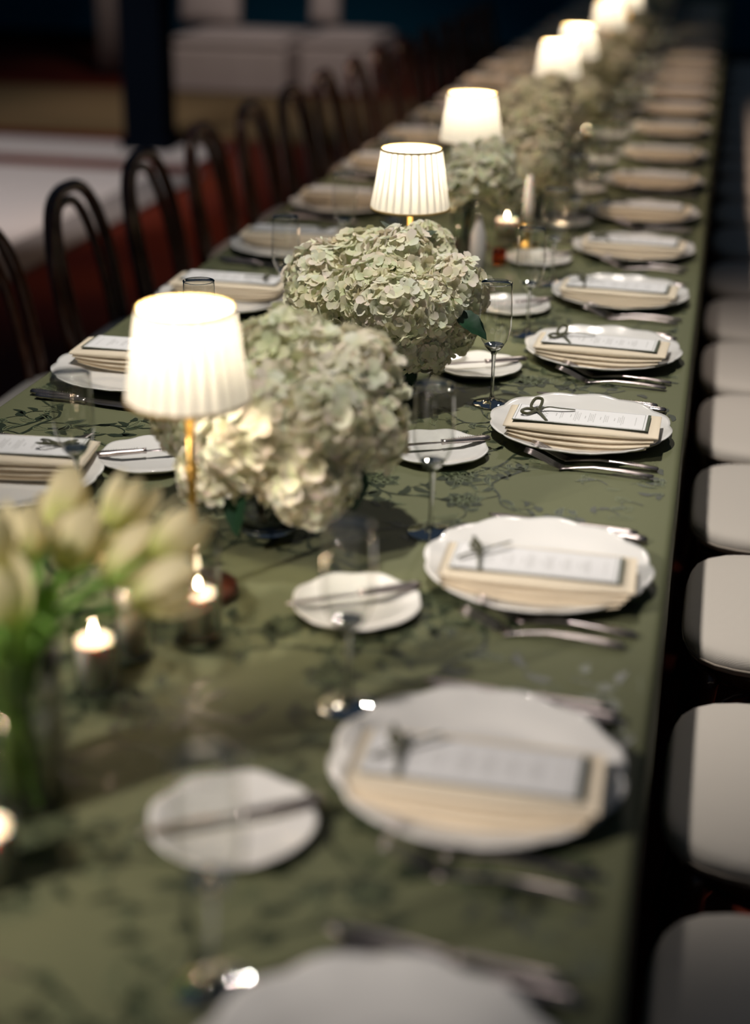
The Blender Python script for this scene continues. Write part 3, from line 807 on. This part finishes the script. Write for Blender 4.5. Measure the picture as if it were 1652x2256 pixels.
def arrangement(x, y, heads, leaves, label, tall=False, vh=.07, vr=.048, far=False, scale=1):
    t = thing('hydrangea_arrangement', label, 'flower arrangement', (x, y, T + .0008), 0, 'hydrangea arrangements')
    rnd = random.Random(int(y * 100))
    obj('vase', bowl_vase(vh, vr, tall).build('vase', M['glass'] if not tall and not far else M['thin']), t, label='clear glass vase')
    mb = MB(); zz = vh * .7; lathe(mb, [(.0001, .009), (vr * (.86 if tall else .72), .009), (vr * .9, zz * .6), (vr * .9, zz), (.0001, zz)], 32); obj('water', mb.build('water', M['water']), t)
    cen = Vector((0, 0, 0)); mb = MB()
    for (hx, hy, hz, hr) in heads:
        p = Vector((hx - x, hy - y, hz))
        o = obj('flower_head', rnd.choice(HEADS_FAR if far else HEADS), t, p, (rnd.uniform(-.4, .4), rnd.uniform(-.4, .4), rnd.uniform(0, 6.3))); k = hr / .062; o.scale = (k, k, k * rnd.uniform(.88, 1))
        b = Vector((rnd.uniform(-.5, .5) * vr, rnd.uniform(-.5, .5) * vr, .012)); nk = Vector((p.x, p.y, 0)); nk = nk * min(1, vr * .6 / max(nk.length, .001)); nk.z = vh
        sweep(mb, smooth_path([b, nk, p], 4), .0028, 6)
    obj('stems', mb.build('stems', M['leaf']), t, label='dark green stems')
    for (lx, ly, lz, rot, s) in leaves:
        o = obj('leaf', LEAF, t, (lx - x, ly - y, lz), tuple(R(a) for a in rot)); o.scale = (s, s, s)
    for k in range(7 if not far else 4):       # leaves tucked inside around the rim
        a = k * 2 * PI / 7 + .3; o = obj('leaf', LEAF, t, (.02 * math.cos(a), .02 * math.sin(a), vh * .9), (rnd.uniform(-.3, .3), R(-38), a)); o.scale = (.95, .95, .95)
    return t


H1 = [(-.65, 1.82, .118, .055), (-.52, 1.665, .160, .066), (-.572, 1.68, .098, .050), (-.513, 1.8, .212, .066), (-.44, 1.79, .190, .070), (-.408, 1.74, .143, .058), (-.457, 1.665, .112, .060), (-.58, 1.86, .180, .060), (-.444, 1.685, .168, .062), (-.520, 1.745, .178, .06)]
arrangement(-.529, 1.741, H1, [(-.40, 1.68, .13, (0, 70, -60), .8), (-.54, 1.66, .10, (20, 60, -100), .9), (-.412, 1.73, .222, (50, 30, 20), .45)], 'large cream hydrangea arrangement right beside the foremost lamp')
H2 = [(-.628, 2.42, .166, .060), (-.624, 2.36, .130, .052), (-.565, 2.44, .185, .062), (-.494, 2.4, .199, .060), (-.471, 2.5, .201, .050), (-.54, 2.3, .152, .062), (-.473, 2.25, .163, .058), (-.43, 2.3, .158, .052), (-.398, 2.38, .172, .052), (-.472, 2.275, .098, .048), (-.404, 2.36, .108, .044), (-.437, 2.3, .092, .046), (-.505, 2.3, .185, .058)]
arrangement(-.474, 2.36, H2, [(-.475, 2.43, .235, (0, -25, 60), .7), (-.50, 2.42, .235, (20, -45, 140), .7), (-.43, 2.335, .185, (40, 5, -60), .6), (-.385, 2.31, .155, (20, 20, -20), .85), (-.475, 2.27, .128, (80, 0, 5), .7), (-.452, 2.28, .075, (0, 75, -80), .6)], 'sharpest white and green hydrangea arrangement in the middle of the picture', vh=.06, vr=.045)
H3 = [(-.526, 3.22, .188, .054), (-.478, 3.25, .202, .055), (-.452, 3.28, .176, .045), (-.535, 3.30, .215, .048), (-.48, 3.34, .222, .048)]
arrangement(-.526, 3.247, H3, [], 'white hydrangeas in a tall clear vase under the third lamp', True, .15, .03, True)
H4 = [(-.475, 3.78, .185, .060), (-.409, 3.8, .205, .060), (-.418, 3.72, .157, .058), (-.377, 3.85, .161, .055), (-.467, 3.85, .225, .055), (-.405, 3.9, .240, .055), (-.46, 3.7, .128, .05), (-.38, 3.76, .11, .045)]
arrangement(-.43, 3.80, H4, [], 'pale hydrangea arrangement beyond the white taper candle', far=True)
H5 = [(-.583, 4.4, .19, .06), (-.537, 4.45, .215, .06), (-.485, 4.4, .195, .06), (-.535, 4.35, .150, .055), (-.478, 4.5, .225, .055), (-.43, 4.42, .17, .055)]
arrangement(-.51, 4.43, H5, [], 'hydrangea arrangement just before the fourth lamp', far=True)
k = 0
for (ax, ay), l in zip(((-.47, 4.98), (-.46, 5.75), (-.49, 6.15), (-.47, 6.95), (-.48, 7.95), (-.49, 8.45), (-.48, 9.4), (-.48, 10.3)), ('between the fourth and fifth lamps', 'just beyond the fifth lamp', 'just before the sixth lamp', 'between the sixth and seventh lamps', 'just beyond the seventh lamp', 'just before the eighth lamp', 'beyond the eighth lamp', 'at the far end of the table, last of its row')):
    rr = random.Random(int(ay * 10)); hs = []
    for q in range(9):
        a = q * 2.4; d = .075 * math.sqrt((q + .3) / 8); hs.append((ax + d * math.cos(a), ay + d * math.sin(a), .205 - .75 * d + rr.uniform(-.02, .02), rr.uniform(.052, .064)))
    arrangement(ax, ay, hs, [], 'blurred hydrangea arrangement ' + l, far=True)


# ------------------------------------------------------------ tulips
def tulip_petal(wid, L, opn, seed):
    rnd = random.Random(seed); vs = []; cs = []; n = 8; mb = MB()
    for i in range(n + 1):
        t = i / n; rad = wid * (math.sin(PI * min(1, t * .62 + .08)) ** .8) * (1 + opn * t * t); hw = .95 * (1 - t ** 4 * .75)
        for k in (-1, -.5, 0, .5, 1):
            a = k * hw * .62; vs.append((rad * math.cos(a) * (1 + .03 * abs(k)), rad * math.sin(a) * 1.1, t * L + .003 * (1 - abs(k))))
            g = max(0, 1 - t * 2.2); cs.append((.95 * (1 - g) + .6 * g, .85 * (1 - g) + .66 * g, .55 * (1 - g) + .2 * g))
    fs = [(i * 5 + k, i * 5 + k + 1, i * 5 + 6 + k, i * 5 + 5 + k) for i in range(n) for k in range(4)]
    mb.add(vs, fs); mb.c = cs; return mb.build('petal', M['tulip'], cols=True)


PETALS = [tulip_petal(.026, .062, .15, 1), tulip_petal(.022, .058, -.1, 2)]
tv = (-.578, 1.085)
t = thing('tulip_arrangement', 'cream tulips in a clear glass cylinder vase in the near corner', 'flower arrangement', (*tv, T + .0008))
mb = MB(); cyl_glass(mb, .05, .165, .003); obj('vase', mb.build('vase', M['thin']), t, label='clear glass cylinder vase')
mb = MB(); lathe(mb, [(.0001, .011), (.046, .011), (.046, .10), (.0001, .10)], 32); obj('water', mb.build('water', M['water']), t)
rt = random.Random(4)
TUL = [(-.561, 1.18, .230), (-.54, 1.25, .245), (-.475, 1.14, .220), (-.479, 1.2, .245), (-.613, 1.2, .220), (-.560, 1.08, .215), (-.600, 1.12, .235), (-.565, 1.27, .20), (-.61, 1.28, .225), (-.655, 1.25, .195), (-.52, 1.19, .215), (-.64, 1.09, .21)]
for k, (x, y, z) in enumerate(TUL):
    p = Vector((x - tv[0], y - tv[1], z - .038)); a = k * 2.4; b = Vector((-.03 * math.cos(a) - p.x * .12, -.03 * math.sin(a) - p.y * .12, .014)); nk = Vector((p.x, p.y, 0)); nk = nk.normalized() * .03; nk.z = .15
    mb = MB(); sweep(mb, smooth_path([b, nk, p], 6), .0036, 8); st = obj('tulip', mb.build('tulip', M['tleaf']), t)
    d = (p - nk).normalized(); q = d.to_track_quat('Z', 'Y').to_matrix(); s = rt.uniform(.92, 1.15)
    for j in range(6):
        e = (q @ Matrix.Rotation(j * PI / 3 + k, 3, 'Z')).to_euler()
        o = obj('petal', PETALS[j % 2], st, p, e); o.scale = (s, s, s)
mbl = None
for k in range(16):
    a = k * 2.4 + .4; mb = MB(); r0 = .026; r1 = .034; L = rt.uniform(.12, .2); tp = rt.uniform(.03, .1)
    P = smooth_path([(-r0 * math.cos(a), -r0 * math.sin(a), .014), (r1 * .3 * math.cos(a), r1 * .3 * math.sin(a), .08), (r1 * math.cos(a), r1 * math.sin(a), .155), ((r1 + tp * .5) * math.cos(a), (r1 + tp * .5) * math.sin(a), .16 + L * .3), ((r1 + tp) * math.cos(a), (r1 + tp) * math.sin(a), .155 + L * .35)], 5)
    n = len(P); sweep(mb, P, [(.002 + .010 * math.sin(PI * min(1, i / n + .1)), .0009) for i in range(n)], 6, up=(math.cos(a), math.sin(a), .3))
    obj('leaf', mb.build('leaf', M['tleaf']), t)


# ------------------------------------------------------------ bentwood chairs (facing +x, centre of seat at the origin)
def make_chair():
    t = thing('bentwood_chair', '', 'chair')
    n = 48; vs = []; fs = []; mb = MB()
    lv = [(.90, .447), (.985, .45), (1.0, .458), (1.0, .468), (.985, .477), (.94, .483), (.8, .487), (.4, .489), (.0001, .49)]
    for q, z in lv:
        for j in range(n):
            a = 2 * PI * j / n; c, s = math.cos(a), math.sin(a); e = 1 / (abs(c) ** 4.2 + abs(s) ** 4.2) ** (1 / 4.2)
            vs.append((.19 * q * c * e, .2 * q * s * e, z))
    for k in range(len(lv) - 1):
        for j in range(n): fs.append((k * n + j, k * n + (j + 1) % n, (k + 1) * n + (j + 1) % n, (k + 1) * n + j))
    fs.append(tuple(reversed(range(n)))); mb.add(vs, fs)
    sc = obj('seat_cushion', mb.build('seat_cushion', M['seat']), t, label='cream upholstered seat pad')
    mb = MB(); loop = []
    for j in range(n + 1):
        a = 2 * PI * j / n; c, s = math.cos(a), math.sin(a); e = 1 / (abs(c) ** 4.2 + abs(s) ** 4.2) ** (1 / 4.2); loop.append((.189 * c * e, .199 * s * e, .4595))
    sweep(mb, loop, .0028, 6, cap=False); obj('piping', mb.build('piping', M['piping']), sc)
    mb = MB(); vs = []; fs = []
    for q, z in ((.82, .412), (.92, .412), (.94, .43), (.92, .447), (.82, .447)):
        for j in range(n):
            a = 2 * PI * j / n; c, s = math.cos(a), math.sin(a); e = 1 / (abs(c) ** 3.2 + abs(s) ** 3.2) ** (1 / 3.2); vs.append((.19 * q * c * e, .2 * q * s * e, z))
    for k in range(5):
        for j in range(n): fs.append((k * n + j, k * n + (j + 1) % n, ((k + 1) % 5) * n + (j + 1) % n, ((k + 1) % 5) * n + j))
    mb.add(vs, fs); obj('seat_frame', mb.build('seat_frame', M['wood']), t)
    for s in (-1, 1):
        mb = MB(); sweep(mb, smooth_path([(.14, s * .145, .43), (.15, s * .152, .3), (.165, s * .165, .1), (.18, s * .178, .0)], 4), [.0165 - .0003 * k for k in range(13)], 12); obj('leg', mb.build('leg', M['wood']), t)
        mb = MB(); sweep(mb, smooth_path([(-.165, s * .15, .43), (-.175, s * .153, .3), (-.20, s * .16, .1), (-.23, s * .168, .0)], 4), [.0165 - .0003 * k for k in range(13)], 12); obj('leg', mb.build('leg', M['wood']), t)
    mb = MB(); ring = [(.135 * math.cos(2 * PI * j / 32), .135 * math.sin(2 * PI * j / 32), .25) for j in range(33)]; sweep(mb, ring, .009, 8, cap=False); obj('stretcher', mb.build('stretcher', M['wood']), t)
    def arch(hw, zt, xb, xt, z0, r, name, pw):
        pts = []; N = 44
        for i in range(N + 1):
            a = PI * i / N; yy = -hw * math.copysign(abs(math.cos(a)) ** pw, math.cos(a)); zz = z0 + (zt - z0) * (math.sin(a) ** .62 if 0 < i < N else 0)
            u = (zz - z0) / (zt - z0); pts.append((xb + (xt - xb) * u ** 1.2, yy * (1 - .13 * (1 - u)), zz))
        q = MB(); sweep(q, pts, r, 12, up=(1, .01, .01)); obj(name, q.build(name, M['wood']), t)
    arch(.195, .845, -.168, -.236, .425, .0155, 'back_hoop', .72)
    arch(.125, .812, -.168, -.240, .43, .0122, 'inner_hoop', .72)
    return t


CH = make_chair(); first = True
rc = random.Random(8)
for i, y in enumerate([.78, 1.24, 1.72, 2.24, 2.69, 3.14, 3.58, 4.02, 4.48, 4.98, 5.45, 5.93, 6.4, 6.88, 7.36, 7.84, 8.32, 8.8, 9.28, 9.76, 10.2]):
    lb = f'cream-padded bentwood chair, {ORD[i]} from the near end, on the cushioned-seat side'; g = 'cream padded chairs along one side'
    loc = (.203 + rc.uniform(0, .008), y, 0); rz = PI + rc.uniform(-.015, .015)
    if first: CH.location = loc; CH.rotation_euler = (0, 0, rz); CH['label'] = lb; CH['group'] = g; first = False
    else: dup(CH, loc, (0, 0, rz), lb, g)
for i, y in enumerate([2.42, 2.91, 3.41, 3.9, 4.42, 4.93, 5.4, 5.9, 6.4, 6.9, 7.4, 7.95, 8.5, 9.0, 9.5, 10.0]):
    dup(CH, (-1.295 - rc.uniform(0, .012), y, 0), (0, 0, rc.uniform(-.03, .03)), f'dark bentwood chair with arched hoop back, {ORD[i]} from the near end', 'bentwood chairs with arched backs showing')
for o in list(S.objects):
    if 'src' in o: del o['src']
